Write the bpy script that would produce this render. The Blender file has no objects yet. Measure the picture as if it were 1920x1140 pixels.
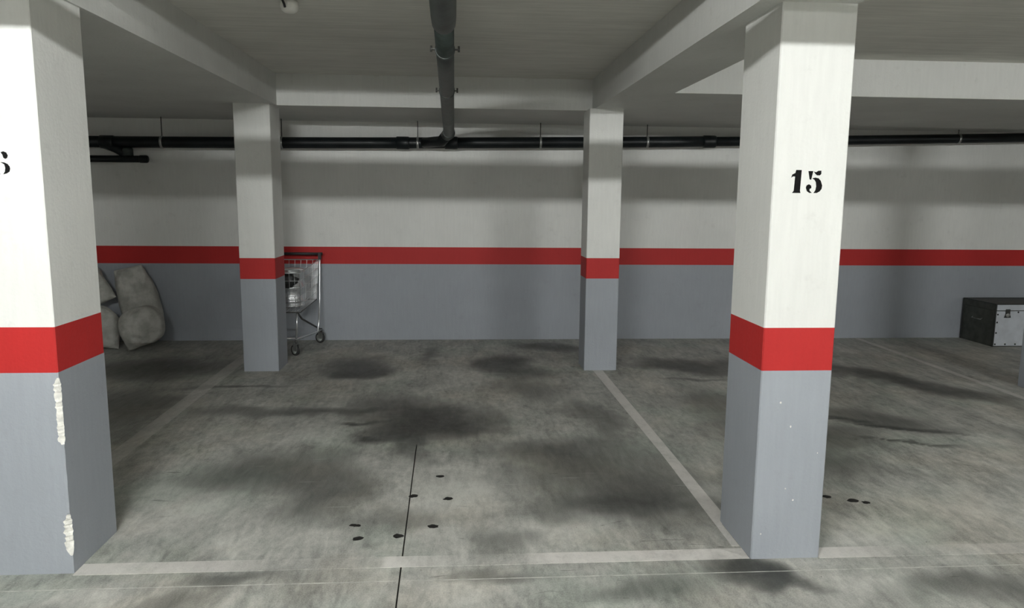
import bpy, math, random
import numpy as np
from mathutils import Vector, Matrix, noise

# ------------------------------------------------------------------ camera
scene = bpy.context.scene
COL = scene.collection
CAM_H, CAM_F, PITCH, ROLL, YAW = 1.6244, 1388.1, -0.1429, 0.0093, 0.07
fw = Vector((math.sin(YAW) * math.cos(PITCH), math.cos(YAW) * math.cos(PITCH), math.sin(PITCH)))
rt = Vector((math.cos(YAW), -math.sin(YAW), 0))
up = rt.cross(fw)
rt2 = rt * math.cos(ROLL) + up * math.sin(ROLL)
up2 = -rt * math.sin(ROLL) + up * math.cos(ROLL)
cd = bpy.data.cameras.new('camera')
cam = bpy.data.objects.new('camera', cd)
COL.objects.link(cam)
cd.sensor_width = 36
cd.lens = CAM_F / 1920 * 36
cd.clip_start = 0.02
m = Matrix.Identity(4)
for i in range(3):
    m[i][0], m[i][1], m[i][2] = rt2[i], up2[i], -fw[i]
m[2][3] = CAM_H
cam.matrix_world = m
scene.camera = cam

# ------------------------------------------------------------------ world, exposure, lamp levels
w = bpy.data.worlds.new('world')
scene.world = w
w.use_nodes = True
w.node_tree.nodes['Background'].inputs[0].default_value = (0, 0, 0, 1)
w.node_tree.nodes['Background'].inputs[1].default_value = 0
vs = scene.view_settings
vs.view_transform = 'Standard'
vs.look = 'None'
vs.exposure = 0.13
vs.gamma = 1
vs.use_curve_mapping = False
TUBE_MID = 1170.0      # emission strength of the lamp over the aisle in front of the middle bay
TUBE_RIGHT = 970.0     # the lamps further right along the aisle
TUBE_FAR = 260.0
TUBE_P15 = 140.0      # the lamp before pillar 15
TUBE_FILL = 400.0    # unseen fill lamp added behind the viewer
LAMP_COL = (0.985, 1.0, 0.985)

# ------------------------------------------------------------------ mesh helpers
class MB:
    def __init__(self):
        self.v, self.f, self.s, self.mi = [], [], [], []

    def face(self, idx, smooth=False, mi=0):
        self.f.append(tuple(idx)); self.s.append(smooth); self.mi.append(mi)

    def box(self, x0, x1, y0, y1, z0, z1, M=None):
        b = len(self.v)
        for z in (z0, z1):
            for x, y in ((x0, y0), (x1, y0), (x1, y1), (x0, y1)):
                p = Vector((x, y, z))
                self.v.append(tuple(M @ p if M else p))
        for q in ((3, 2, 1, 0), (4, 5, 6, 7), (0, 1, 5, 4), (1, 2, 6, 5), (2, 3, 7, 6), (3, 0, 4, 7)):
            self.face([b + i for i in q])
        return self

    def prism(self, poly, z0, z1):
        b = len(self.v); n = len(poly)
        for z in (z0, z1):
            for x, y in poly:
                self.v.append((x, y, z))
        self.face([b + i for i in reversed(range(n))])
        self.face([b + n + i for i in range(n)])
        for i in range(n):
            j = (i + 1) % n
            self.face([b + i, b + j, b + n + j, b + n + i])
        return self

    def cbox(self, x0, x1, y0, y1, z0, z1, c=0.005):
        """box with small chamfers on its four upright edges"""
        return self.prism([(x0 + c, y0), (x1 - c, y0), (x1, y0 + c), (x1, y1 - c), (x1 - c, y1), (x0 + c, y1),
                           (x0, y1 - c), (x0, y0 + c)], z0, z1)

    def tube(self, pts, r, seg=10, cap=True):
        pts = [Vector(p) for p in pts]
        n = len(pts)
        rs = r if isinstance(r, (list, tuple)) else [r] * n
        tg = []
        for i in range(n):
            a = (pts[i] - pts[i - 1]).normalized() if i > 0 else None
            c = (pts[i + 1] - pts[i]).normalized() if i < n - 1 else None
            t = (a + c) if (a and c) else (a or c)
            tg.append(t.normalized())
        ref = Vector((0, 0, 1)) if abs(tg[0].z) < 0.9 else Vector((1, 0, 0))
        nx = tg[0].cross(ref).normalized()
        b = len(self.v)
        for i in range(n):
            nx = (nx - tg[i] * nx.dot(tg[i])).normalized()
            ny = tg[i].cross(nx)
            for k in range(seg):
                a = 2 * math.pi * k / seg
                self.v.append(tuple(pts[i] + (nx * math.cos(a) + ny * math.sin(a)) * rs[i]))
        for i in range(n - 1):
            for k in range(seg):
                l = (k + 1) % seg
                self.face([b + i * seg + k, b + i * seg + l, b + (i + 1) * seg + l, b + (i + 1) * seg + k], True)
        if cap:
            self.face([b + k for k in reversed(range(seg))])
            self.face([b + (n - 1) * seg + k for k in range(seg)])
        return self

    def lathe(self, prof, c, axis='Z', seg=20):
        """profile of (radius, height) turned about an axis through c"""
        b = len(self.v)
        cx, cy, cz = c
        for r, h in prof:
            for k in range(seg):
                a = 2 * math.pi * k / seg
                x, y = r * math.cos(a), r * math.sin(a)
                if axis == 'Z':
                    self.v.append((cx + x, cy + y, cz + h))
                elif axis == 'X':
                    self.v.append((cx + h, cy + x, cz + y))
                else:
                    self.v.append((cx + y, cy + h, cz + x))
        for i in range(len(prof) - 1):
            for k in range(seg):
                l = (k + 1) % seg
                self.face([b + i * seg + k, b + i * seg + l, b + (i + 1) * seg + l, b + (i + 1) * seg + k], True)
        self.face([b + k for k in reversed(range(seg))])
        self.face([b + (len(prof) - 1) * seg + k for k in range(seg)])
        return self

    def plate_xz(self, polys, y0, y1):
        """flat shapes drawn in the x/z plane, given a small thickness"""
        for poly in polys:
            b = len(self.v); n = len(poly)
            for y in (y0, y1):
                for x, z in poly:
                    self.v.append((x, y, z))
            self.face([b + i for i in range(n)])
            self.face([b + n + i for i in reversed(range(n))])
            for i in range(n):
                j = (i + 1) % n
                self.face([b + j, b + i, b + n + i, b + n + j])
        return self

    def build(self, name, mat, parent=None, loc=None):
        me = bpy.data.meshes.new(name)
        me.from_pydata(self.v, [], self.f)
        me.polygons.foreach_set('use_smooth', self.s)
        for mm in (mat if isinstance(mat, (list, tuple)) else [mat]):
            me.materials.append(mm)
        me.polygons.foreach_set('material_index', self.mi)
        me.validate()
        me.update()
        o = bpy.data.objects.new(name, me)
        COL.objects.link(o)
        if parent is not None:
            o.parent = parent
            o.matrix_parent_inverse = parent.matrix_basis.inverted()
        return o


def tag(o, label=None, cat=None, group=None, kind=None):
    if label: o['label'] = label
    if cat: o['category'] = cat
    if group: o['group'] = group
    if kind: o['kind'] = kind
    return o


def empty(name, loc):
    o = bpy.data.objects.new(name, None)
    o.location = loc
    o.empty_display_size = 0.1
    COL.objects.link(o)
    return o


# ------------------------------------------------------------------ material helpers
class NT:
    def __init__(self, tree):
        self.t = tree

    def n(self, kind, **kw):
        nd = self.t.nodes.new(kind)
        for k, val in kw.items():
            setattr(nd, k, val)
        return nd

    def link(self, a, b):
        self.t.links.new(a, b)

    def val(self, sock, x):
        if isinstance(x, bpy.types.NodeSocket):
            self.link(x, sock)
        else:
            sock.default_value = x

    def math(self, op, a, b=0.0, c=0.0, clamp=False):
        nd = self.n('ShaderNodeMath', operation=op, use_clamp=clamp)
        self.val(nd.inputs[0], a); self.val(nd.inputs[1], b); self.val(nd.inputs[2], c)
        return nd.outputs[0]

    def mix(self, f, a, b, blend='MIX'):
        nd = self.n('ShaderNodeMix', data_type='RGBA', blend_type=blend)
        self.val(nd.inputs[0], f)
        for s, x in ((nd.inputs[6], a), (nd.inputs[7], b)):
            self.val(s, x if isinstance(x, bpy.types.NodeSocket) else (*x[:3], 1))
        return nd.outputs[2]

    def noise(self, vec, scale, detail=4, rough=0.55, dist=0.0, color=False):
        nd = self.n('ShaderNodeTexNoise')
        self.link(vec, nd.inputs['Vector'])
        nd.inputs['Scale'].default_value = scale
        nd.inputs['Detail'].default_value = detail
        nd.inputs['Roughness'].default_value = rough
        nd.inputs['Distortion'].default_value = dist
        return nd.outputs['Color' if color else 'Fac']

    def mapping(self, vec, loc=(0, 0, 0), rot=(0, 0, 0), scale=(1, 1, 1), kind='POINT'):
        nd = self.n('ShaderNodeMapping', vector_type=kind)
        self.link(vec, nd.inputs[0])
        nd.inputs[1].default_value = loc; nd.inputs[2].default_value = rot; nd.inputs[3].default_value = scale
        return nd.outputs[0]

    def rng(self, x, a, b, c=0.0, d=1.0, smooth=True):
        nd = self.n('ShaderNodeMapRange', interpolation_type='SMOOTHSTEP' if smooth else 'LINEAR')
        self.val(nd.inputs[0], x)
        for i, q in enumerate((a, b, c, d)):
            self.val(nd.inputs[i + 1], q)
        return nd.outputs[0]

    def pos(self):
        return self.n('ShaderNodeNewGeometry').outputs['Position']


def new_mat(name):
    mt = bpy.data.materials.new(name)
    mt.use_nodes = True
    t = mt.node_tree
    return mt, NT(t), t.nodes['Principled BSDF']


def simple(name, col, rough=0.5, metal=0.0, var=0.0, scale=20.0, bump=0.0, bscale=60.0, spec=None, stretch=(1, 1, 1)):
    mt, N, B = new_mat(name)
    B.inputs['Roughness'].default_value = rough
    B.inputs['Metallic'].default_value = metal
    if spec is not None:
        B.inputs['Specular IOR Level'].default_value = spec
    p = N.mapping(N.pos(), scale=stretch)
    if var > 0:
        f = N.noise(p, scale, 5)
        lo = [c * (1 - var) for c in col]; hi = [min(1, c * (1 + var)) for c in col]
        N.link(N.mix(N.rng(f, 0.3, 0.7), lo, hi), B.inputs['Base Color'])
    else:
        B.inputs['Base Color'].default_value = (*col, 1)
    if bump > 0:
        bp = N.n('ShaderNodeBump')
        bp.inputs['Strength'].default_value = bump
        bp.inputs['Distance'].default_value = 0.004
        N.link(N.noise(p, bscale, 4), bp.inputs['Height'])
        N.link(bp.outputs[0], B.inputs['Normal'])
    return mt


def paint(name, col, rough=0.6, dirt=0.12, dirtcol=(0.25, 0.24, 0.21)):
    """brushed emulsion over plaster: faint upright streaks, scuffs and small dirt"""
    mt, N, B = new_mat(name)
    B.inputs['Roughness'].default_value = rough
    B.inputs['Specular IOR Level'].default_value = 0.3
    p = N.pos()
    big = N.noise(p, 1.7, 2)
    streak = N.noise(N.mapping(p, scale=(45, 45, 5)), 1.0, 2)
    f = N.math('MULTIPLY', N.rng(streak, 0.2, 0.85), 0.4)
    f = N.math('ADD', f, N.math('MULTIPLY', N.rng(big, 0.35, 0.7), 0.5))
    c = N.mix(f, [x * 0.93 for x in col], [min(1, x * 1.05) for x in col])
    d = N.rng(N.noise(p, 9, 4, 0.7), 0.56, 0.76, 0, dirt)
    c = N.mix(d, c, dirtcol)
    N.link(c, B.inputs['Base Color'])
    bp = N.n('ShaderNodeBump')
    bp.inputs['Strength'].default_value = 0.35
    bp.inputs['Distance'].default_value = 0.003
    h = N.math('ADD', N.noise(p, 70, 1), N.math('MULTIPLY', streak, 0.3))
    N.link(h, bp.inputs['Height'])
    N.link(bp.outputs[0], B.inputs['Normal'])
    return mt


# concrete of the floor: one node group, used by the slabs and by the worn lines
STAINS_AND_SHADE = [  # x, y, radius x, radius y, turn, strength   (oil, tyre dirt and other dark blotches, with some painted shade)
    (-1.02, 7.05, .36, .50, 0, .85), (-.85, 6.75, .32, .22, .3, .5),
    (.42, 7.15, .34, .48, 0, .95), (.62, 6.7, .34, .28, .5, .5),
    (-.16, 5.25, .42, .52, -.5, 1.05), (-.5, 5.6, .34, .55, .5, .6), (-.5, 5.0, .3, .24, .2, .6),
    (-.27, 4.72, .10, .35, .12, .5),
    (.85, 4.15, .62, .72, .2, .42), (1.02, 3.78, .34, .36, .4, .42), (.62, 4.55, .5, .3, 0, .35),  # broad dark blotches left of pillar 15
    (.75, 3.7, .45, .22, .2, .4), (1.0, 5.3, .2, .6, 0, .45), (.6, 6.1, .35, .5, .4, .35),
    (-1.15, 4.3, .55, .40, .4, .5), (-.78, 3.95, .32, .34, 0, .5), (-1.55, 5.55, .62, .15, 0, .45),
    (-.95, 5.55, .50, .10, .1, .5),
    (-2.9, 7.05, .75, .50, 0, .75), (-2.6, 5.7, .4, .7, .2, .5),  # first blotch: left bay dirt with the shade there painted in
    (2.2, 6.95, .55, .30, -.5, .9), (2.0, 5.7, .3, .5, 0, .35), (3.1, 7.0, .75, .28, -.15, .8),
    (4.05, 6.25, .95, .22, -.95, 1.0), (3.2, 5.1, .45, .32, -.5, .6), (2.6, 4.75, .4, .3, 0, .45),  # starts with the slanting dark stripe in the right bay
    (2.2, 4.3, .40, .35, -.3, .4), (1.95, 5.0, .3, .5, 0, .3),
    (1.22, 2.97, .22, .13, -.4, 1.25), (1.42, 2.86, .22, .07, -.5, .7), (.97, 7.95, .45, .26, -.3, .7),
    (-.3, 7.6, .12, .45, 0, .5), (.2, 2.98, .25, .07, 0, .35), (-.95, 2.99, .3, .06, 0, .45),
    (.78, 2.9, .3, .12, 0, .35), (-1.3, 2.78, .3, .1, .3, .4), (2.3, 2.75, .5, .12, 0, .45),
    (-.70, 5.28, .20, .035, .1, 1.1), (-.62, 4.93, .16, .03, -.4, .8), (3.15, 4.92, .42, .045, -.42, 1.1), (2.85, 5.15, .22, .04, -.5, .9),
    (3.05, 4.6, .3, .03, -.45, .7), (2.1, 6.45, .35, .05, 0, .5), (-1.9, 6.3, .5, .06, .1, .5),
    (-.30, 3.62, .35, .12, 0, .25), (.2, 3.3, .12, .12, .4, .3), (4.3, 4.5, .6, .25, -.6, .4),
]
SCUFFS = [  # paler worn areas
    (-.05, 4.0, .45, .62, 0, .75), (-1.5, 3.75, .35, .4, 0, .7), (.35, 3.4, .7, .18, 0, .5),
    (2.0, 3.35, .45, .22, 0, .7), (2.9, 3.6, .5, .4, 0, .4), (1.75, 2.83, .30, .14, 0, .7),
    (0.0, 2.85, .3, .15, 0, .5), (-1.65, 2.9, .3, .12, 0, .5), (-1.2, 5.0, .5, .25, 0, .35),
    (0.05, 6.6, .4, .7, 0, .4), (1.9, 6.3, .5, .5, 0, .25),
    (1.55, 3.9, .2, .6, 0, .45), (-.9, 3.4, .4, .2, 0, .4), (3.6, 4.6, .5, .6, 0, .3), (.95, 5.9, .4, .35, 0, .25),
]


def concrete_group():
    g = bpy.data.node_groups.new('floor_concrete', 'ShaderNodeTree')
    g.interface.new_socket('Color', in_out='OUTPUT', socket_type='NodeSocketColor')
    g.interface.new_socket('Rough', in_out='OUTPUT', socket_type='NodeSocketFloat')
    g.interface.new_socket('Height', in_out='OUTPUT', socket_type='NodeSocketFloat')
    N = NT(g)
    out = N.n('NodeGroupOutput')
    p = N.pos()
    def attr(nm):
        nd = N.n('ShaderNodeAttribute'); nd.attribute_name = nm
        return nd.outputs['Fac']
    st, sc = attr('stain_shade'), attr('scuff')
    n_mid = N.noise(N.mapping(p, rot=(0, 0, .25), scale=(1.25, .75, 1)), 2.8, 6, 0.70, 0.5)
    n_fine = N.noise(N.mapping(p, scale=(1, .55, 1)), 26, 4, 0.72)
    swirl = N.noise(N.mapping(p, rot=(0, 0, 0.55), scale=(11, 3.0, 1)), 1.1, 3, 0.6, 1.4)
    swirl2 = N.noise(N.mapping(p, rot=(0, 0, -0.7), scale=(13, 3.2, 1)), 1.2, 3, 0.6, 1.0)
    grain = N.noise(p, 150, 1, 0.6)
    tone = N.math('ADD', N.math('MULTIPLY', n_mid, 0.55), N.math('MULTIPLY', n_fine, 0.30))
    tone = N.math('ADD', tone, N.math('MULTIPLY', swirl, 0.22))
    tone = N.math('ADD', tone, N.math('MULTIPLY', swirl2, 0.20))
    tone = N.math('ADD', tone, N.math('MULTIPLY', grain, 0.24))   # mean about .71
    tone = N.math('ADD', tone, N.math('MULTIPLY', sc, 0.16))
    c = N.mix(N.rng(tone, 0.58, 0.95, smooth=False), (.17, .175, .16), (.59, .59, .545))
    # warm and green casts
    c = N.mix(N.rng(N.noise(p, 1.3, 4), .45, .65, 0, .35), c, N.mix(1.0, c, (1.10, 1.0, .90), 'MULTIPLY'))
    c = N.mix(N.rng(N.noise(N.mapping(p, loc=(7, 3, 1)), 1.6, 4), .5, .68, 0, .5), c, N.mix(1.0, c, (.90, 1.0, .95), 'MULTIPLY'))
    # stains and painted shade, broken up by grain
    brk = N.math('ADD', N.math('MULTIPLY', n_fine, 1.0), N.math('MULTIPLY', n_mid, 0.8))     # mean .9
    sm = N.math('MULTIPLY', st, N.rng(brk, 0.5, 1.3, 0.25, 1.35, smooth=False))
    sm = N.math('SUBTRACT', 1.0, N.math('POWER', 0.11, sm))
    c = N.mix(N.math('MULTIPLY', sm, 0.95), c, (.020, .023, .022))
    # long thin dark scratches and pits
    scr = N.noise(N.mapping(p, rot=(0, 0, 1.1), scale=(2.5, 18, 1)), 1.2, 3, 0.5, 2.0)
    c = N.mix(N.rng(scr, 0.70, 0.76, 0, .45), c, (.05, .05, .046))
    scr2 = N.noise(N.mapping(p, loc=(3, 9, 0), rot=(0, 0, 0.85), scale=(1.5, 34, 1)), 1.4, 2, 0.5, 1.0)
    c = N.mix(N.rng(scr2, 0.70, 0.76, 0, .45), c, (.46, .46, .43))
    pit = N.noise(p, 48, 2, 0.5)
    c = N.mix(N.rng(pit, 0.73, 0.79, 0, .6), c, (.05, .05, .046))
    N.link(c, out.inputs['Color'])
    r = N.math('SUBTRACT', N.rng(n_mid, .3, .7, .52, .72), N.math('MULTIPLY', sm, 0.12))
    N.link(r, out.inputs['Rough'])
    h = N.math('ADD', N.math('MULTIPLY', n_fine, 0.5), N.math('MULTIPLY', grain, 0.4))
    N.link(h, out.inputs['Height'])
    return g


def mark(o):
    """store how stained or shaded and how scuffed the concrete is at every vertex of a floor piece"""
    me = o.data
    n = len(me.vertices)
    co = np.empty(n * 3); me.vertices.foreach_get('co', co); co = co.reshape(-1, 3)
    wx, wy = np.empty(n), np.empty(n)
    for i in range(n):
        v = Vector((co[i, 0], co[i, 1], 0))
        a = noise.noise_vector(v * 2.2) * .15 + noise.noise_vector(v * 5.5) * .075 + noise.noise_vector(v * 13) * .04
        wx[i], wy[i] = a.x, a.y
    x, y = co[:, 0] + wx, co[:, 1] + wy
    for nm, lst in (('stain_shade', STAINS_AND_SHADE), ('scuff', SCUFFS)):
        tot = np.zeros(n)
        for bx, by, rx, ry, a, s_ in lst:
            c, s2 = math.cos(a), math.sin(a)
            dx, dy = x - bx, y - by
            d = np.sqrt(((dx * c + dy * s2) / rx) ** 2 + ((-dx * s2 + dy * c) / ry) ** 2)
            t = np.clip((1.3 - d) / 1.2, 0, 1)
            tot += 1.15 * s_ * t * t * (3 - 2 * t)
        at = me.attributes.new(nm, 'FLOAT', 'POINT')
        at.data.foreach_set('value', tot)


GC = concrete_group()


def floor_mat(name, stops=None, paintcol=(.78, .75, .715), wear=(.42, .62), xr=(-2.0, 5.0)):
    mt, N, B = new_mat(name)
    g = N.n('ShaderNodeGroup'); g.node_tree = GC
    B.inputs['Specular IOR Level'].default_value = 0.35
    col = g.outputs['Color']
    if stops:
        p = N.pos()
        sx = N.n('ShaderNodeSeparateXYZ'); N.link(p, sx.inputs[0])
        ramp = N.n('ShaderNodeValToRGB')
        while len(ramp.color_ramp.elements) < len(stops):
            ramp.color_ramp.elements.new(0.5)
        for e, (x, k) in zip(ramp.color_ramp.elements, stops):
            e.position = (x - xr[0]) / (xr[1] - xr[0]); e.color = (k, k, k, 1)
        N.link(N.rng(sx.outputs['XYZ'.index('X')], xr[0], xr[1], smooth=False), ramp.inputs[0])
        worn = N.noise(p, 5.5, 5, 0.7)
        fine = N.noise(p, 40, 4, 0.7)
        a = N.math('ADD', N.math('MULTIPLY', worn, 0.7), N.math('MULTIPLY', fine, 0.3))
        a = N.rng(a, wear[0] - .12, wear[1] - .04, 0.55, 1)
        a = N.math('MULTIPLY', a, ramp.outputs[0])
        pc = N.mix(0.5, col, paintcol)
        pc = N.mix(0.5, pc, paintcol)
        col = N.mix(a, col, pc)
    N.link(col, B.inputs['Base Color'])
    N.link(g.outputs['Rough'], B.inputs['Roughness'])
    bp = N.n('ShaderNodeBump')
    bp.inputs['Strength'].default_value = 0.35; bp.inputs['Distance'].default_value = 0.004
    N.link(g.outputs['Height'], bp.inputs['Height'])
    N.link(bp.outputs[0], B.inputs['Normal'])
    return mt


def ceiling_mat(name, col):
    """board-marked concrete, painted thin: fine streaks running across the bay"""
    mt, N, B = new_mat(name)
    p = N.pos()
    st = N.noise(N.mapping(p, scale=(1.6, 26, 26)), 1.0, 5, 0.65)
    st2 = N.noise(N.mapping(p, scale=(5, 60, 60)), 1.0, 3, 0.6)
    big = N.noise(p, 1.4, 5)
    f = N.math('ADD', N.math('MULTIPLY', st, .5), N.math('MULTIPLY', st2, .25))
    f = N.math('ADD', f, N.math('MULTIPLY', big, .35))
    N.link(N.mix(N.rng(f, .38, .72, smooth=False), [x * .80 for x in col], [x * 1.12 for x in col]), B.inputs['Base Color'])
    B.inputs['Roughness'].default_value = 0.8
    B.inputs['Specular IOR Level'].default_value = 0.2
    bp = N.n('ShaderNodeBump')
    bp.inputs['Strength'].default_value = .4; bp.inputs['Distance'].default_value = .004
    N.link(f, bp.inputs['Height']); N.link(bp.outputs[0], B.inputs['Normal'])
    return mt


def emit(name, col, s):
    mt = bpy.data.materials.new(name); mt.use_nodes = True
    t = mt.node_tree
    t.nodes.remove(t.nodes['Principled BSDF'])
    e = t.nodes.new('ShaderNodeEmission')
    e.inputs[0].default_value = (*col, 1); e.inputs[1].default_value = s
    t.links.new(e.outputs[0], t.nodes['Material Output'].inputs[0])
    return mt


WHITE = paint('white_paint', (.76, .765, .735), dirt=.10)
RED = paint('red_paint', (.47, .024, .023), rough=.55, dirt=.10, dirtcol=(.25, .02, .02))
GREY = paint('grey_paint', (.340, .365, .398), rough=.55, dirt=.14, dirtcol=(.22, .22, .22))
PLASTER = simple('bare_plaster', (.74, .73, .68), .9, var=.2, scale=40, bump=1.0, bscale=90)
CEIL = ceiling_mat('ceiling_concrete', (.66, .65, .605))
BEAM = paint('beam_paint', (.62, .625, .60), rough=.75, dirt=.22, dirtcol=(.33, .32, .29))
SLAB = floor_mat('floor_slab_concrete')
LINE_F = floor_mat('worn_line_paint_front', [(-1.7, .95), (-1.05, .70), (-.85, .16), (-.45, .10), (-.36, .2), (-.33, .95),
                                             (-.20, .70), (0, .12), (.28, .2), (.42, .95), (1.25, .95), (1.75, 1.0), (1.92, .6),
                                             (2.05, .1), (2.5, .35), (4.5, .4)])
LINE_S = floor_mat('worn_line_paint_side', [(-2.4, .42), (0, .42), (1.0, .95), (4.0, .95), (4.6, .55)], xr=(-3, 6))
DARKGAP = simple('joint_dirt', (.03, .03, .028), .95)
FILL = simple('joint_filler_grey', (.50, .50, .46), .9, var=.25, scale=14)
OIL = simple('black_oil_residue', (.012, .012, .011), .6)
BLACKPAINT = simple('black_stencil_paint', (.006, .006, .006), .85, var=.3, scale=80, spec=.15)
PIPE_D = simple('dark_pvc', (.008, .011, .012), .38, var=.3, scale=6, spec=.3)
PIPE_G = simple('dusty_green_pvc', (.030, .040, .036), .42, var=.35, scale=14, bump=.2, bscale=40)
STEEL = simple('galvanised_steel', (.42, .43, .42), .4, .85, var=.15)
ROD = simple('dull_rod_steel', (.09, .09, .085), .55, .6)
CHROME = simple('chrome_wire', (.66, .68, .69), .30, .85)
STAINLESS = simple('polished_steel', (.78, .80, .82), .26, .88, var=.08, scale=9)
BLACKP = simple('black_plastic', (.018, .018, .020), .45, var=.2)
RUBBER = simple('grey_black_rubber', (.03, .031, .030), .75)
HUBM = simple('wheel_hub_plastic', (.40, .43, .40), .45)
BAGM = simple('black_bag_plastic', (.013, .014, .014), .45, bump=.6, bscale=30)
CASEF = simple('white_case_laminate', (.50, .53, .57), .5, var=.08, scale=10, bump=.1)
CASES = simple('dark_case_laminate', (.060, .066, .056), .6, var=.25, scale=12)
CASET = simple('dark_case_trim', (.026, .029, .026), .5)
SENSOR = simple('white_sensor_plastic', (.78, .78, .74), .4)
HOUSING = simple('lamp_housing_enamel', (.75, .75, .73), .5)


def sack_mat():
    mt, N, B = new_mat('woven_sack_cloth')
    p = N.pos()
    wv = N.n('ShaderNodeTexWave'); wv.inputs['Scale'].default_value = 55; wv.inputs['Distortion'].default_value = 1.2
    N.link(N.mapping(p, rot=(.2, .9, .3)), wv.inputs['Vector'])
    big = N.noise(p, 7, 5)
    c = N.mix(N.rng(big, .35, .68), (.36, .36, .325), (.56, .56, .52))
    c = N.mix(N.math('MULTIPLY', wv.outputs['Fac'], .15), c, (.30, .30, .27))
    N.link(c, B.inputs['Base Color'])
    B.inputs['Roughness'].default_value = .75
    bp = N.n('ShaderNodeBump'); bp.inputs['Strength'].default_value = .6; bp.inputs['Distance'].default_value = .012
    N.link(N.math('ADD', N.noise(p, 16, 5, .6, .8), N.math('MULTIPLY', wv.outputs['Fac'], .08)), bp.inputs['Height'])
    N.link(bp.outputs[0], B.inputs['Normal'])
    return mt


SACK = sack_mat()

# ------------------------------------------------------------------ the setting
X0, X1, YF, YB = -8.0, 14.0, -5.5, 8.4
SOF, CEILZ = 2.43, 2.71

# floor: four slabs meeting at two joints, over a dirty bed
JY = 2.983


def jx(y):
    return -0.262 - 0.0165 * (y - 2.98)


floor = MB().box(X0, X1, YF, YB, -.16, -.012).build('floor', DARKGAP)
tag(floor, 'stained bare concrete garage floor', kind='structure')
G = .0035


def axis(lo, hi, f0, f1, step):
    """coordinates from lo to hi, fine between f0 and f1"""
    out = [lo]
    f0, f1 = max(lo, f0), min(hi, f1)
    n = max(1, round((f1 - f0) / step))
    for i in range(n + 1):
        q = f0 + (f1 - f0) * i / n
        if q > out[-1] + 1e-6: out.append(q)
    if hi > out[-1] + 1e-6: out.append(hi)
    return out


def grid(ys, xl, xr, us, z):
    """top sheet plus skirt; xl and xr give the two long edges"""
    b = MB()
    for y in ys:
        for u in us:
            b.v.append((xl(y) + (xr(y) - xl(y)) * u, y, z))
    m_ = len(us)
    for j in range(len(ys) - 1):
        for i in range(m_ - 1):
            b.face([j * m_ + i, j * m_ + i + 1, (j + 1) * m_ + i + 1, (j + 1) * m_ + i])
    rimv = [i for i in range(m_)] + [j * m_ + m_ - 1 for j in range(1, len(ys))] + \
           [(len(ys) - 1) * m_ + i for i in reversed(range(m_ - 1))] + [j * m_ for j in reversed(range(1, len(ys) - 1))]
    n0 = len(b.v)
    for k in rimv:
        b.v.append((b.v[k][0], b.v[k][1], z - .012 if z < .0005 else 0))
    for k in range(len(rimv)):
        l = (k + 1) % len(rimv)
        b.face([rimv[l], rimv[k], n0 + k, n0 + l])
    return b


for y0, y1, side in ((JY + G, YB, -1), (JY + G, YB, 1), (YF, JY - G, -1), (YF, JY - G, 1)):
    ys = axis(y0, y1, 2.3, 8.4, .03)
    if side < 0:
        xs = axis(X0, -.27, -4.6, -.27, .03); us = [(x - X0) / (-.27 - X0) for x in xs]
        g_ = grid(ys, lambda y: X0, lambda y: jx(y) - G, us, 0)
    else:
        xs = axis(-.27, X1, -.27, 7.0, .03); us = [(x + .27) / (X1 + .27) for x in xs]
        g_ = grid(ys, lambda y: jx(y) + G, lambda y: X1, us, 0)
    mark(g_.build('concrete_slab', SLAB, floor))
# fillers lying in the joints
MB().box(X0, jx(JY) - G, JY - G, JY + G, -.012, -.0006).build('joint_filler', FILL, floor)
MB().box(jx(JY) + G, X1, JY - G, JY + G, -.012, -.0006).build('joint_filler', FILL, floor)
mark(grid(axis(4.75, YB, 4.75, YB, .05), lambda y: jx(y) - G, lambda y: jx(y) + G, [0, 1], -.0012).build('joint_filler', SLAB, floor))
# painted bay lines
LH = .0012


def lerp(tab):
    def f(y):
        for (a, xa), (b, xb) in zip(tab, tab[1:]):
            if y <= b or (b, xb) == tab[-1]:
                return xa + (xb - xa) * (y - a) / (b - a)
    return f


def line(y0, y1, xl, xr, nx, step, mat):
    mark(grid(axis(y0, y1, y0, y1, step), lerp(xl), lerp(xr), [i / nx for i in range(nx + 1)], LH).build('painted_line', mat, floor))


line(3.102, 3.202, [(3.1, -1.664), (3.3, -1.664)], [(3.1, 1.318), (3.3, 1.318)], 60, .03, LINE_F)
line(3.090, 3.190, [(3.0, 1.643), (3.3, 1.643)], [(3.0, 4.9), (3.3, 4.9)], 60, .03, LINE_F)
line(3.225, 6.822, [(3.2, 1.280), (4.5, 1.288), (6.83, 1.256)], [(3.2, 1.316), (3.48, 1.316), (3.515, 1.366), (4.6, 1.362), (6.83, 1.349)], 3, .04, LINE_S)
line(3.6, 8.35, [(3.6, -2.20), (7.0, -2.235), (8.4, -2.23)], [(3.6, -2.08), (7.1, -2.115), (8.4, -2.115)], 3, .05, LINE_S)
line(5.2, 8.35, [(5.2, 4.670), (8.4, 4.68)], [(5.2, 4.735), (8.4, 4.745)], 2, .05, LINE_S)
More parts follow.
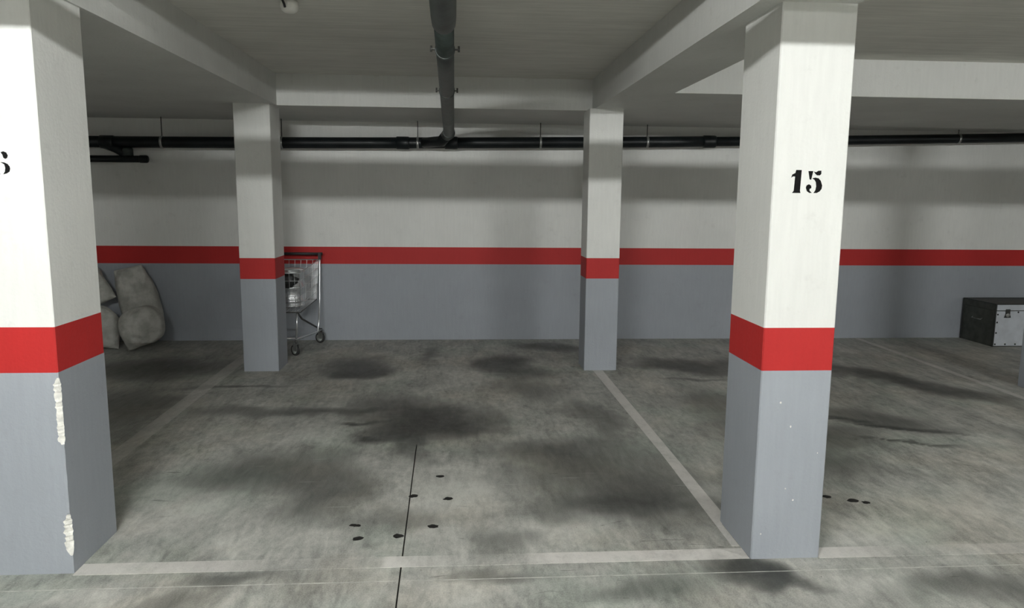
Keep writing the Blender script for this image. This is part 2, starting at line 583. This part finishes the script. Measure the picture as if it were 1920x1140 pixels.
# dried oil drips
random.seed(4)
for x, y, r in ((-.118, 4.177, .017), (-.259, 3.893, .017), (-.065, 3.850, .016), (-.085, 3.842, .009), (-.535, 3.541, .013),
                (-.515, 3.537, .013), (-.492, 3.392, .018), (-.303, 3.410, .019), (-.138, 3.508, .018),
                (2.02, 3.78, .018), (2.14, 3.72, .02), (2.20, 3.69, .015)):
    r *= 1.45
    b = MB(); n = 14; base = [(x, y, .0022)]
    rr = [r * random.uniform(.8, 1.15) for _ in range(n)]
    for k in range(n):
        a = 2 * math.pi * k / n
        base.append((x + rr[k] * math.cos(a) * 1.05, y + rr[k] * math.sin(a) * .9, .0002))
    b.v = base
    for k in range(n):
        b.face([0, 1 + k, 1 + (k + 1) % n], True)
    b.build('oil_spot', OIL, floor)

# walls
GW0, GW1 = .869, 1.061


def wall(name, x0, x1, y0, y1, label):
    """lower grey, red band and white, stacked in one wall"""
    o = MB().box(x0, x1, y0, y1, GW1, CEILZ + .1).build(name, WHITE)
    tag(o, label, kind='structure')
    MB().box(x0, x1, y0, y1, GW0, GW1).build('red_stripe', RED, o)
    MB().box(x0, x1, y0, y1, -.16, GW0).build('grey_dado', GREY, o)
    return o


wall('wall_back', X0, X1, YB, YB + .2, 'long back wall, white over red stripe over grey')
wall('wall_left', X0 - .2, X0, YF, YB + .2, 'side wall of the garage at the far left')
wall('wall_right', X1, X1 + .2, YF, YB + .2, 'side wall of the garage at the far right')
wall('wall_front', X0, X1, YF - .2, YF, 'wall across the aisle behind the viewer')

# ceiling and beams
ceil = MB().box(X0, X1, YF, YB, CEILZ, CEILZ + .25).build('ceiling', CEIL)
tag(ceil, 'streaked concrete ceiling with painted beams', kind='structure')
FB = 2.30
BX0, BX1 = -1.655, 1.222
MB().box(X0, BX0, FB, YB, SOF, CEILZ).build('beam', BEAM, ceil)
MB().box(BX1, 1.642, FB, YB, SOF, CEILZ).build('beam', BEAM, ceil)
MB().box(BX0, BX1, 7.0, YB, SOF, CEILZ).build('beam', BEAM, ceil)
MB().box(1.642, X1, 5.76, YB, SOF, CEILZ).build('beam', BEAM, ceil)
MB().box(BX0, BX1, 2.35, 2.60, 2.632, CEILZ).build('light_cutoff_rib', BEAM, ceil)  # unseen rib added to keep lamp light off the upper back beam

# ------------------------------------------------------------------ stencil figures (unit = metres, drawn from the photo)
K = .000226


def zoomed(poly, ox, oz):
    return [(ox + (x - 430) * K, oz + (745 - y) * K) for x, y in poly]


ONE = [[(520, 318), (628, 318), (617, 700), (630, 745), (466, 745), (497, 703), (507, 440), (468, 438), (432, 464), (450, 402), (508, 375)]]
FIVE = [[(758, 335), (852, 335), (845, 370), (822, 498), (790, 490), (778, 430)],
        [(866, 340), (905, 358), (950, 328), (1008, 325), (1010, 388), (982, 414), (930, 414), (888, 378)],
        [(838, 470), (900, 455), (965, 468), (1010, 515), (1042, 600), (1035, 665), (1000, 712), (945, 742), (882, 742),
         (915, 690), (927, 620), (915, 540), (885, 496)],
        [(728, 645), (740, 602), (785, 580), (828, 604), (836, 650), (802, 668), (802, 698), (850, 740), (800, 742), (752, 708)]]
SIX = [[(.45, 1), (.30, .97), (.12, .8), (.02, .55), (.02, .35), (.12, .12), (.30, .02), (.45, 0), (.36, .12), (.30, .35), (.30, .6), (.36, .88)],
       [(.55, .96), (.70, 1.0), (.86, .95), (.93, .82), (.88, .71), (.78, .67), (.68, .72), (.64, .85)],
       [(.50, .53), (.70, .52), (.88, .45), (.98, .34), (1, .24), (.95, .12), (.80, .04), (.60, 0), (.70, .12), (.735, .28), (.70, .43)]]


# ------------------------------------------------------------------ pillars
def pillar(x0, x1, y0, y1, g, label, chipped=False, skew=0.0):
    o = empty('pillar', ((x0 + x1) / 2, (y0 + y1) / 2, 0))
    tag(o, label, 'pillar', 'square striped garage pillars')
    band = .1917
    MB().cbox(x0, x1, y0, y1, g + band, SOF).build('white_shaft', WHITE, o)
    MB().cbox(x0, x1, y0, y1, g, g + band).build('red_band', RED, o)
    if not chipped:
        MB().cbox(x0, x1, y0, y1, 0, g).build('grey_base', GREY, o)
        return o
    # the near right corner is knocked off in two places, plaster showing
    N_ = 120
    random.seed(8)
    cut = []
    for i in range(N_ + 1):
        z = g * i / N_
        c = .005
        for a, b, d in ((.565, .884, .019), (.075, .285, .024)):
            if a < z < b:
                t = min((z - a) / .03, (b - z) / .05, 1)
                c = max(c, d * max(t, .25) * (1 + .45 * noise.noise(Vector((3.1, z * 95, d * 99)))))
        if .30 < z < .56:
            c = max(c, .007 + .003 * noise.noise(Vector((1, z * 20, 4))))
        cut.append((z, c))
    gb, pl = MB(), MB()
    for i in range(N_):
        (za, ca), (zb, cb) = cut[i], cut[i + 1]

        def ring(z, c):
            return [(x0, y1, z), (x0, y0, z), (x1 - c * 1.1, y0, z), (x1, y0 + c * .8, z), (x1, y1, z)]
        A, B_ = ring(za, ca), ring(zb, cb)
        for k in range(5):
            l = (k + 1) % 5
            tgt = pl if (k == 2 and max(ca, cb) > .0101) else gb
            n = len(tgt.v)
            tgt.v += [A[k], A[l], B_[l], B_[k]]
            tgt.face([n, n + 1, n + 2, n + 3])
    gb.build('grey_base', GREY, o)
    # rough plaster, slightly proud and broken in the middle of each break
    pb = MB()
    for i in range(0, len(pl.v), 4):
        a, b, c, d = [Vector(q) for q in pl.v[i:i + 4]]
        M_ = 4
        for j in range(M_):
            f0, f1 = j / M_, (j + 1) / M_

            def pt(e, s, f):
                v = e.lerp(s, f)
                w_ = math.sin(math.pi * f)
                return v + Vector((-.7, .7, 0)) * (w_ * .004 * noise.noise(v * 60) - .0005)
            n = len(pb.v)
            pb.v += [tuple(pt(a, b, f0)), tuple(pt(a, b, f1)), tuple(pt(d, c, f1)), tuple(pt(d, c, f0))]
            pb.face([n, n + 1, n + 2, n + 3])
    ch = pb.build('plaster_chip', PLASTER, o)
    ch['label'] = 'broken corner with white plaster showing'
    return o


pR = pillar(1.320, 1.641, 3.097, 3.502, .88, 'white, red and grey square pillar with black stencilled number 15')
nb = MB().plate_xz([zoomed(q, 1.399, 1.6545) for q in ONE + FIVE], 3.0962, 3.0975).build('stencilled_number', BLACKPAINT, pR)
nb['label'] = 'black stencilled number 15'
random.seed(12)
for cxp, czp, cr in ((1.416, .735, .005), (1.468, .625, .005), (1.462, .335, .004), (1.50, .28, .004), (1.60, .50, .003), (1.36, .12, .004)):
    pts = [(cxp + cr * random.uniform(.6, 1.2) * math.cos(k * .785), czp + cr * random.uniform(.7, 1.4) * math.sin(k * .785)) for k in range(8)]
    MB().plate_xz([pts], 3.0964, 3.0975).build('paint_chip', PLASTER, pR)
pL = pillar(-2.05, -1.667, 3.121, 3.5257, .8875, 'near striped pillar at the left edge with chipped corner', chipped=True)
zz, hh = 1.697, .090
six = [[(-1.857 + x * .0705, zz + y * hh) for x, y in q] for q in SIX]
one = [[(-1.912 + (x - 430) * K * .95, zz + (745 - y) * K * .93) for x, y in q] for q in ONE]
nb = MB().plate_xz(one + six, 3.1202, 3.1215).build('stencilled_number', BLACKPAINT, pL)
nb['label'] = 'black stencilled figure 6 cut by the picture edge'
pillar(1.170, 1.482, 6.826, 7.148, .88, 'striped pillar near the back wall with a painted floor line ending at its foot')
pillar(-2.010, -1.691, 6.880, 7.2415, .8645, 'striped pillar near the back wall with shopping cart beside it')
pillar(4.97, 5.29, 5.78, 6.13, .88, 'grey-based pillar just entering the right picture edge before the pale-fronted trunk')

# ------------------------------------------------------------------ lamps in the aisle, one added for fill (out of view, over the viewer)
def luminaire(x, y, z, s, label):
    o = empty('fluorescent_lamp', (x, y, z))
    tag(o, label, 'lamp', 'fluorescent lamps along the aisle')
    L = .62
    MB().box(x - L, x + L, y - .03, y + .03, z + .014, z + .033).build('lamp_housing', HOUSING, o)
    MB().tube([(x - L + .01, y, z), (x + L - .01, y, z)], .013, 10).build('fluorescent_tube', emit('tube_light', LAMP_COL, s), o)
    for sx in (-.4, .4):
        MB().tube([(x + sx, y, z + .033), (x + sx, y, CEILZ - .0005)], .004, 6).build('suspension_rod', ROD, o)
    return o


LY, LZ = -.1, 2.675
luminaire(-1.08, LY, LZ, TUBE_MID, 'fluorescent lamp on the aisle ceiling before the middle bay')
luminaire(2.1, LY, LZ, TUBE_P15, 'fluorescent lamp on the aisle ceiling before pillar 15')
luminaire(4.95, LY, LZ, TUBE_RIGHT, 'fluorescent lamp on the aisle ceiling before the right bay')
luminaire(0.3, -3.6, LZ, TUBE_FILL, 'added fluorescent fill lamp behind the viewer')
luminaire(10.6, LY, LZ, TUBE_FAR, 'fluorescent lamp at the far right of the aisle ceiling')


# ------------------------------------------------------------------ pipes
def hanger(o, x, y, zc, r, top, mat=ROD):
    """threaded rod with a clamp round the pipe"""
    h = MB().tube([(x, y, zc + r), (x, y, top)], .005, 6).build('hanger_rod', mat, o)
    MB().lathe([(r + .001, -.012), (r + .005, -.012), (r + .005, .012), (r + .001, .012)], (x, y, zc), 'X', 20).build('pipe_clamp', STEEL, h)


WY = 8.21


def wz(x):
    return 2.205 + .0155 * x + .0012 * x * x


wp = empty('drain_pipe', (0, WY, wz(0)))
tag(wp, 'long dark drain pipe hung along the back wall', 'pipe')
segs = [-7.9, -3.7, -0.62, -0.12, 2.75, 9.0]
rad = .060
for a, b in zip(segs[:-1], segs[1:]):
    r_ = rad if b < 3 else .052
    n = 8
    MB().tube([(a + (b - a) * i / n, WY, wz(a + (b - a) * i / n)) for i in range(n + 1)], r_, 20).build('pipe_section', PIPE_D, wp)
for x in (-3.7, -.62, -.10, 2.75):
    MB().lathe([(.060, -.07), (.068, -.065), (.068, .055), (.064, .07)], (x, WY, wz(x)), 'X', 20).build('coupling', PIPE_D, wp)
for x in (-3.14, -1.90, -.46, .87, 2.05, 5.63):
    hanger(wp, x, WY, wz(x), rad if x < 3 else .052, SOF)

# low branch on the left, below the main run
bz = 1.99
lp = wp
MB().tube([(-7.5, WY, bz - .02), (-3.34, WY, bz)], .036, 16).build('branch_section', PIPE_D, lp)
MB().lathe([(.036, -.07), (.041, -.065), (.041, .0), (.036, .012), (.02, .02)], (-3.31, WY, bz), 'X', 16).build('end_cap', PIPE_D, lp)
MB().tube([(-3.78, WY, wz(-3.7) - .01), (-3.62, WY, 2.10), (-3.52, WY, bz + .05), (-3.50, WY, bz + .02)], [.045, .048, .046, .04], 14).build('wye_fitting', PIPE_D, lp)
MB().lathe([(.040, -.045), (.055, -.04), (.055, .02), (.048, .04)], (-3.50, WY, bz + .075), 'Z', 16).build('coupling', PIPE_G, lp)

# pipe coming towards the viewer under the ceiling of the middle bay


def fp(y):
    return Vector((-.088 - .0085 * (y - 4.1), y, 2.33 + .0714 * (7.0 - y)))


fpipe = empty('ceiling_drain_pipe', tuple(fp(4)))
tag(fpipe, 'dusty green-grey drain pipe running from the ceiling down to the back wall pipe', 'pipe')
MB().tube([fp(3.98), fp(5), fp(6), fp(7), fp(7.75)], .055, 20).build('pipe_section', PIPE_G, fpipe)
MB().tube([fp(2.80), fp(3.3), fp(4.0), fp(4.10), fp(4.13)], [.066, .066, .066, .064, .056], 20).build('socket_section', PIPE_G, fpipe)
e0 = fp(2.82)
MB().tube([e0 + Vector((0, .02, -.001)), e0 + Vector((0, -.05, .01)), e0 + Vector((0, -.09, .03)), e0 + Vector((0, -.105, .085))], .070, 18).build('elbow', PIPE_G, fpipe)
d0 = fp(7.75)
MB().tube([d0 + Vector((0, -.04, .003)), d0 + Vector((0, .06, -.004)), d0 + Vector((-.03, .16, -.02))], [.062, .064, .058], 18).build('elbow', PIPE_G, fpipe)
e1 = d0 + Vector((-.02, .13, -.014))
MB().tube([e1, Vector((-.20, 8.02, 2.205)), Vector((-.40, WY - .01, wz(-.4)))], [.058, .058, .055], 16).build('wye_fitting', PIPE_D, fpipe)
for y, e in ((4.63, .083), (5.78, .078)):
    c = fp(y)
    cl = MB().lathe([(.0555, -.012), (.060, -.012), (.060, .012), (.0555, .012)], tuple(c), 'Y', 20).build('pipe_clamp', PIPE_G, fpipe)
    for s in (-1, 1):
        MB().box(c.x + s * .058 - .002, c.x + s * (e + .004) + .002, y - .012, y + .012, c.z - .003, c.z + .003).build('clamp_ear', ROD, cl)
        MB().tube([(c.x + s * e, y, c.z - .014), (c.x + s * e, y, c.z + .02)], .007, 6).build('clamp_bolt', ROD, cl)
    MB().tube([(c.x, y, c.z + .058), (c.x, y, CEILZ)], .005, 6).build('hanger_rod', ROD, fpipe)

# pipe across the aisle, in front of the lamps and above the view
AY, AZ, AR = 1.6, 2.500, .0435
ap = empty('aisle_pipe', (0, AY, AZ))
tag(ap, 'narrow pipe hung across the aisle in front of the lamps', 'pipe')
MB().tube([(-7.9, AY, AZ), (9, AY, AZ)], AR, 16).build('pipe_section', PIPE_D, ap)
for x in (-6, -3, 0.6, 3.4, 6):
    hanger(ap, x, AY, AZ, AR, CEILZ)

# ------------------------------------------------------------------ ceiling sensor
sx, sy = -.962, 4.45
se = empty('ceiling_sensor', (sx, sy, CEILZ))
tag(se, 'small white domed sensor with a dark cable on the ceiling', 'sensor')
MB().lathe([(.030, CEILZ - .001), (.046, CEILZ - .004), (.050, CEILZ - .022), (.050, CEILZ - .036), (.044, CEILZ - .052), (.030, CEILZ - .063), (.008, CEILZ - .067)][::-1],
           (sx, sy, 0), 'Z', 24).build('dome', SENSOR, se)
MB().tube([(sx - .015, sy - .048, CEILZ - .045), (sx - .016, sy - .062, CEILZ - .030), (sx - .02, sy - .10, CEILZ - .012), (sx - .05, sy - .22, CEILZ - .008), (sx - .16, sy - .62, CEILZ - .008)],
          .007, 8).build('cable', BLACKP, se)

# ------------------------------------------------------------------ sacks
def sack(label, c, W, H, T, rot, ear=(-1, -1), bend=0.0, seed=0, n=44, mouth=None):
    """stuffed woven sack: two bulging sheets sewn at the rim; the corner named by ear stays pointed"""
    b = MB()
    R = Matrix.Rotation(rot[2], 3, 'Z') @ Matrix.Rotation(rot[0], 3, 'X') @ Matrix.Rotation(rot[1], 3, 'Y')
    def P(u, v, s):
        qu = max(0, 1 - abs(u) ** 2.6); qv = max(0, 1 - abs(v) ** 2.6)
        th = T / 2 * (qu * qv) ** .42
        dx, dz = u * math.sqrt(1 - v * v / 2), v * math.sqrt(1 - u * u / 2)
        k = .85
        if u * ear[0] > 0 and v * ear[1] > 0:
            k = .85 * (1 - min(1, abs(u * v) * 1.6))
        if mouth and v > 0:
            k *= (1 - v)
        x = W / 2 * (u * (1 - k) + dx * k); z = H / 2 * (v * (1 - k) + dz * k)
        if mouth:
            x = x * (1 - mouth * max(0, v) ** 2)
        y = s * th
        w_ = Vector((x * 5 + seed * 7.3, y * 5, z * 5))
        amp = .036 * min(1, th / (T * .2) + .15)
        d = noise.noise(w_) * amp + noise.noise(w_ * 2.7) * amp * .55 + noise.noise(w_ * 6) * amp * .22
        y += s * d
        x += .5 * noise.noise(w_ + Vector((9, 1, 2))) * amp; z += .5 * noise.noise(w_ + Vector((1, 9, 5))) * amp
        x += bend * (z / (H / 2)) ** 2
        return tuple(R @ Vector((x, y, z)) + Vector(c))
    idx = {}
    for s in (-1, 1):
        for i in range(n + 1):
            for j in range(n + 1):
                rim = i in (0, n) or j in (0, n)
                key = (i, j, 0 if rim else s)
                if key not in idx:
                    idx[key] = len(b.v)
                    u = math.sin((i / n - .5) * math.pi) ; v = math.sin((j / n - .5) * math.pi)
                    b.v.append(P(u, v, s))
    for s in (-1, 1):
        def K_(i, j):
            return idx[(i, j, 0 if (i in (0, n) or j in (0, n)) else s)]
        for i in range(n):
            for j in range(n):
                q = [K_(i, j), K_(i + 1, j), K_(i + 1, j + 1), K_(i, j + 1)]
                b.face(q if s < 0 else q[::-1], True)
    zmin = min(p[2] for p in b.v)
    o = b.build('sack', SACK)
    tag(o, label, 'sack', 'rubble sacks by the back wall')
    return o, zmin


s1, z1 = sack('tall pale woven sack standing tilted against the back wall', (-3.475, 8.225, .445), .42, .86, .24, (.03, -.24, .05), ear=(1, 1), bend=.0, seed=1, mouth=.30)
s2, z2 = sack('small round pale sack lying in front of the tall one', (-3.315, 7.85, .185), .45, .41, .30, (.12, -.30, .15), ear=(-1, -1), seed=2)
s3, z3 = sack('pale sack on the floor half hidden by the left pillar', (-3.86, 7.94, .215), .56, .44, .28, (.05, .12, .0), ear=(1, -1), seed=3)
s4, z4 = sack('dim slanting sack lying on top of the one beside the left pillar', (-3.93, 8.08, .70), .32, .54, .20, (.05, -.50, .0), ear=(1, -1), seed=4)
for o_, z_ in ((s1, z1), (s2, z2), (s3, z3)):
    o_.location.z -= z_

# ------------------------------------------------------------------ shopping cart (front towards the viewer)
CX = -1.81
ct = empty('shopping_cart', (CX, 7.9, 0))
tag(ct, 'wire shopping cart with black handle parked behind the left back pillar', 'shopping cart')
RT = [(.255, 8.24, .93), (.215, 7.46, .86)]      # rim: half width, y, z  (rear, front)
BT = [(.235, 8.16, .50), (.195, 7.52, .455)]     # basket floor


def rim(s, t):
    a, b = RT; return Vector((CX + s * (a[0] + (b[0] - a[0]) * t), a[1] + (b[1] - a[1]) * t, a[2] + (b[2] - a[2]) * t))


def bot(s, t):
    a, b = BT; return Vector((CX + s * (a[0] + (b[0] - a[0]) * t), a[1] + (b[1] - a[1]) * t, a[2] + (b[2] - a[2]) * t))


for s in (-1, 1):
    b = MB()
    for i in range(19):
        t = i / 18; b.tube([rim(s, t), bot(s, t)], .0024, 5, False)
    for k in range(1, 5):
        f = k / 5; b.tube([rim(s, 0).lerp(bot(s, 0), f), rim(s, 1).lerp(bot(s, 1), f)], .003, 5, False)
    b.build('basket_side', CHROME, ct)
for t, nm in ((0, 'basket_rear_gate'), (1, 'basket_front')):
    b = MB()
    for i in range(9):
        f = i / 8; b.tube([rim(-1, t).lerp(rim(1, t), f), bot(-1, t).lerp(bot(1, t), f)], .0024, 5, False)
    for k in range(1, 5):
        f = k / 5; b.tube([rim(-1, t).lerp(bot(-1, t), f), rim(1, t).lerp(bot(1, t), f)], .003, 5, False)
    b.build(nm, CHROME, ct)
b = MB()
for i in range(9):
    f = i / 8; b.tube([bot(-1, 0).lerp(bot(1, 0), f), bot(-1, 1).lerp(bot(1, 1), f)], .0024, 5, False)
for k in range(13):
    f = k / 12; b.tube([bot(-1, f), bot(1, f)], .0028, 5, False)
b.build('basket_floor', CHROME, ct)
MB().tube([rim(-1, 0), rim(-1, 1), rim(1, 1), rim(1, 0), rim(-1, 0)], .006, 8, False).build('basket_rim', CHROME, ct)
MB().tube([bot(-1, 0), bot(-1, 1), bot(1, 1), bot(1, 0), bot(-1, 0)], .007, 8, False).build('basket_base_hoop', ROD, ct)
for s in (-1, 1):
    x = CX + s * .262
    MB().tube([(x, 8.275, .985), (x, 8.26, .90), (x, 8.20, .50), (x + s * .002, 8.13, .30), (x + s * .004, 8.02, .165)], .011, 10).build('rear_upright', CHROME, ct)
    MB().tube([(CX + s * .145, 7.58, .455), (CX + s * .17, 7.70, .36), (CX + s * .262, 8.22, .155)], .010, 10).build('diagonal_strut', ROD, ct)
    MB().tube([(CX + s * .262, 8.25, .150), (CX + s * .25, 8.0, .165), (CX + s * .135, 7.60, .165), (CX + s * .130, 7.57, .155)], .011, 10).build('chassis_rail', CHROME, ct)
    MB().tube([(CX + s * .13, 7.60, .165), (CX + s * .145, 7.60, .455)], .010, 10).build('front_post', CHROME, ct)
MB().tube([(CX - .135, 7.64, .165), (CX + .135, 7.64, .165)], .010, 8).build('cross_bar', CHROME, ct)
MB().tube([(CX - .29, 8.285, .99), (CX + .29, 8.285, .99)], .016, 12).build('handle', BLACKP, ct)
for s in (-1, 1):
    MB().box(CX + s * .262 - .016, CX + s * .262 + .016, 8.25, 8.305, .93, 1.0).build('handle_bracket', BLACKP, ct)


def caster(x, y, turn):
    M = Matrix.Translation((x, y, 0)) @ Matrix.Rotation(turn, 4, 'Z')
    f = MB()
    f.box(-.020, -.017, -.03, .03, .05, .125, M); f.box(.017, .020, -.03, .03, .05, .125, M)
    f.box(-.020, .020, -.03, .03, .122, .128, M)
    fo = f.build('caster', STEEL, ct)
    p = MB().tube([M @ Vector((0, 0, .125)), M @ Vector((0, 0, .165))], .012, 8); p.build('swivel', ROD, fo)
    wv = MB().lathe([(.042, -.014), (.056, -.013), (.0585, -.006), (.0585, .006), (.056, .013), (.042, .014)], (0, 0, 0), 'X', 20)
    wv.v = [tuple(M @ (Vector(q) + Vector((0, .018, .0586)))) for q in wv.v]
    wv.build('wheel', RUBBER, fo)
    hb = MB().lathe([(.010, -.0175), (.040, -.0165), (.043, .0), (.040, .0165), (.010, .0175)], (0, 0, 0), 'X', 16)
    hb.v = [tuple(M @ (Vector(q) + Vector((0, .018, .0586)))) for q in hb.v]
    hb.build('wheel_hub', HUBM, fo)


caster(CX + .262, 8.24, 1.05); caster(CX - .262, 8.24, .4)
caster(CX + .135, 7.56, .85); caster(CX - .135, 7.56, -.3)

# things in the cart
can = empty('metal_canister', (CX + .02, 7.76, .475))
tag(can, 'shiny cylindrical metal canister standing in the shopping cart', 'canister')
ccx, ccy, cz = CX + .05, 7.755, .490
MB().lathe([(.143, 0), (.150, .006), (.150, .018), (.145, .024), (.145, .05), (.150, .056), (.150, .066), (.145, .072), (.145, .19),
            (.150, .196), (.150, .206), (.145, .212), (.145, .345), (.151, .352), (.151, .364), (.146, .37)], (ccx, ccy, cz), 'Z', 40).build('body', STAINLESS, can)
MB().lathe([(.142, .37), (.142, .380), (.11, .388), (.03, .392)], (ccx, ccy, cz), 'Z', 30).build('lid', STAINLESS, can)
bb = MB()
nu, nv = 26, 16
for i in range(nv + 1):
    a = math.pi * i / nv
    for j in range(nu):
        t = 2 * math.pi * j / nu
        d = Vector((math.sin(a) * math.cos(t), math.sin(a) * math.sin(t), math.cos(a)))
        k = 1 + .22 * noise.noise(d * 2.2) + .12 * noise.noise(d * 5)
        bb.v.append((CX + .05 + d.x * .125 * k, 7.540 + d.y * .045 * k, .775 + d.z * .075 * k))
for i in range(nv):
    for j in range(nu):
        l = (j + 1) % nu
        bb.face([i * nu + j, (i + 1) * nu + j, (i + 1) * nu + l, i * nu + l], True)
tag(bb.build('plastic_bag', BAGM), 'crumpled black bag stuffed in the cart before the canister', 'bag')

# ------------------------------------------------------------------ metal trunk by the back wall
tx0, tx1, ty0, ty1, th = 6.005, 6.80, 7.835, 8.375, .486
tk = empty('storage_trunk', ((tx0 + tx1) / 2, (ty0 + ty1) / 2, 0))
tag(tk, 'storage trunk with pale riveted front and dark sides against the back wall', 'trunk')
MB().box(tx0 + .004, tx1 - .004, ty0 + .006, ty1 - .004, .0, th - .075).build('body', CASES, tk)
MB().box(tx0, tx1, ty0 + .002, ty1, th - .073, th).build('lid', CASES, tk)
fpn = MB().box(tx0 + .012, tx1 - .012, ty0, ty0 + .006, .012, th - .078).build('front_panel', CASEF, tk)
MB().box(tx0 + .012, tx1 - .012, ty0 - .002, ty0 + .002, th - .068, th - .006).build('lid_front_panel', CASEF, tk)
for x in (tx0, tx1):
    for y in (ty0, ty1):
        MB().box(x - .006, x + .006, y - .006, y + .006, 0, th + .002).build('edge_trim', CASET, tk)
for y in (ty0, ty1):
    MB().box(tx0, tx1, y - .006, y + .006, th - .004, th + .005).build('edge_trim', CASET, tk)
for x in (tx0, tx1):
    MB().box(x - .006, x + .006, ty0, ty1, th - .004, th + .005).build('edge_trim', CASET, tk)


def rivet(x, z):
    MB().lathe([(.010, 0), (.010, -.003), (.006, -.006)], (x, ty0 - .001, z), 'Y', 10).build('rivet', CASET, fpn)


for z in (.03, .16, .28, .37):
    rivet(tx0 + .026, z)
for i in range(1, 7):
    rivet(tx0 + .026 + i * .12, .03)
    rivet(tx0 + .026 + i * .12, th - .09)
for lx in (6.145, 6.62):
    lt = MB().plate_xz([[(lx - .040, .335), (lx + .040, .335), (lx + .026, .375), (lx + .026, .430), (lx - .026, .430), (lx - .026, .375)]], ty0 - .008, ty0 - .002).build('latch', CASET, tk)
    MB().lathe([(.024, 0), (.024, -.004), (.012, -.006)], (lx, ty0 - .008, .362), 'Y', 16).build('latch_ring', STEEL, lt)
hd = MB().tube([(tx0 - .004, 8.03, .30), (tx0 - .03, 8.03, .285), (tx0 - .03, 8.18, .285), (tx0 - .004, 8.18, .30)], .006, 8).build('side_handle', STEEL, tk)
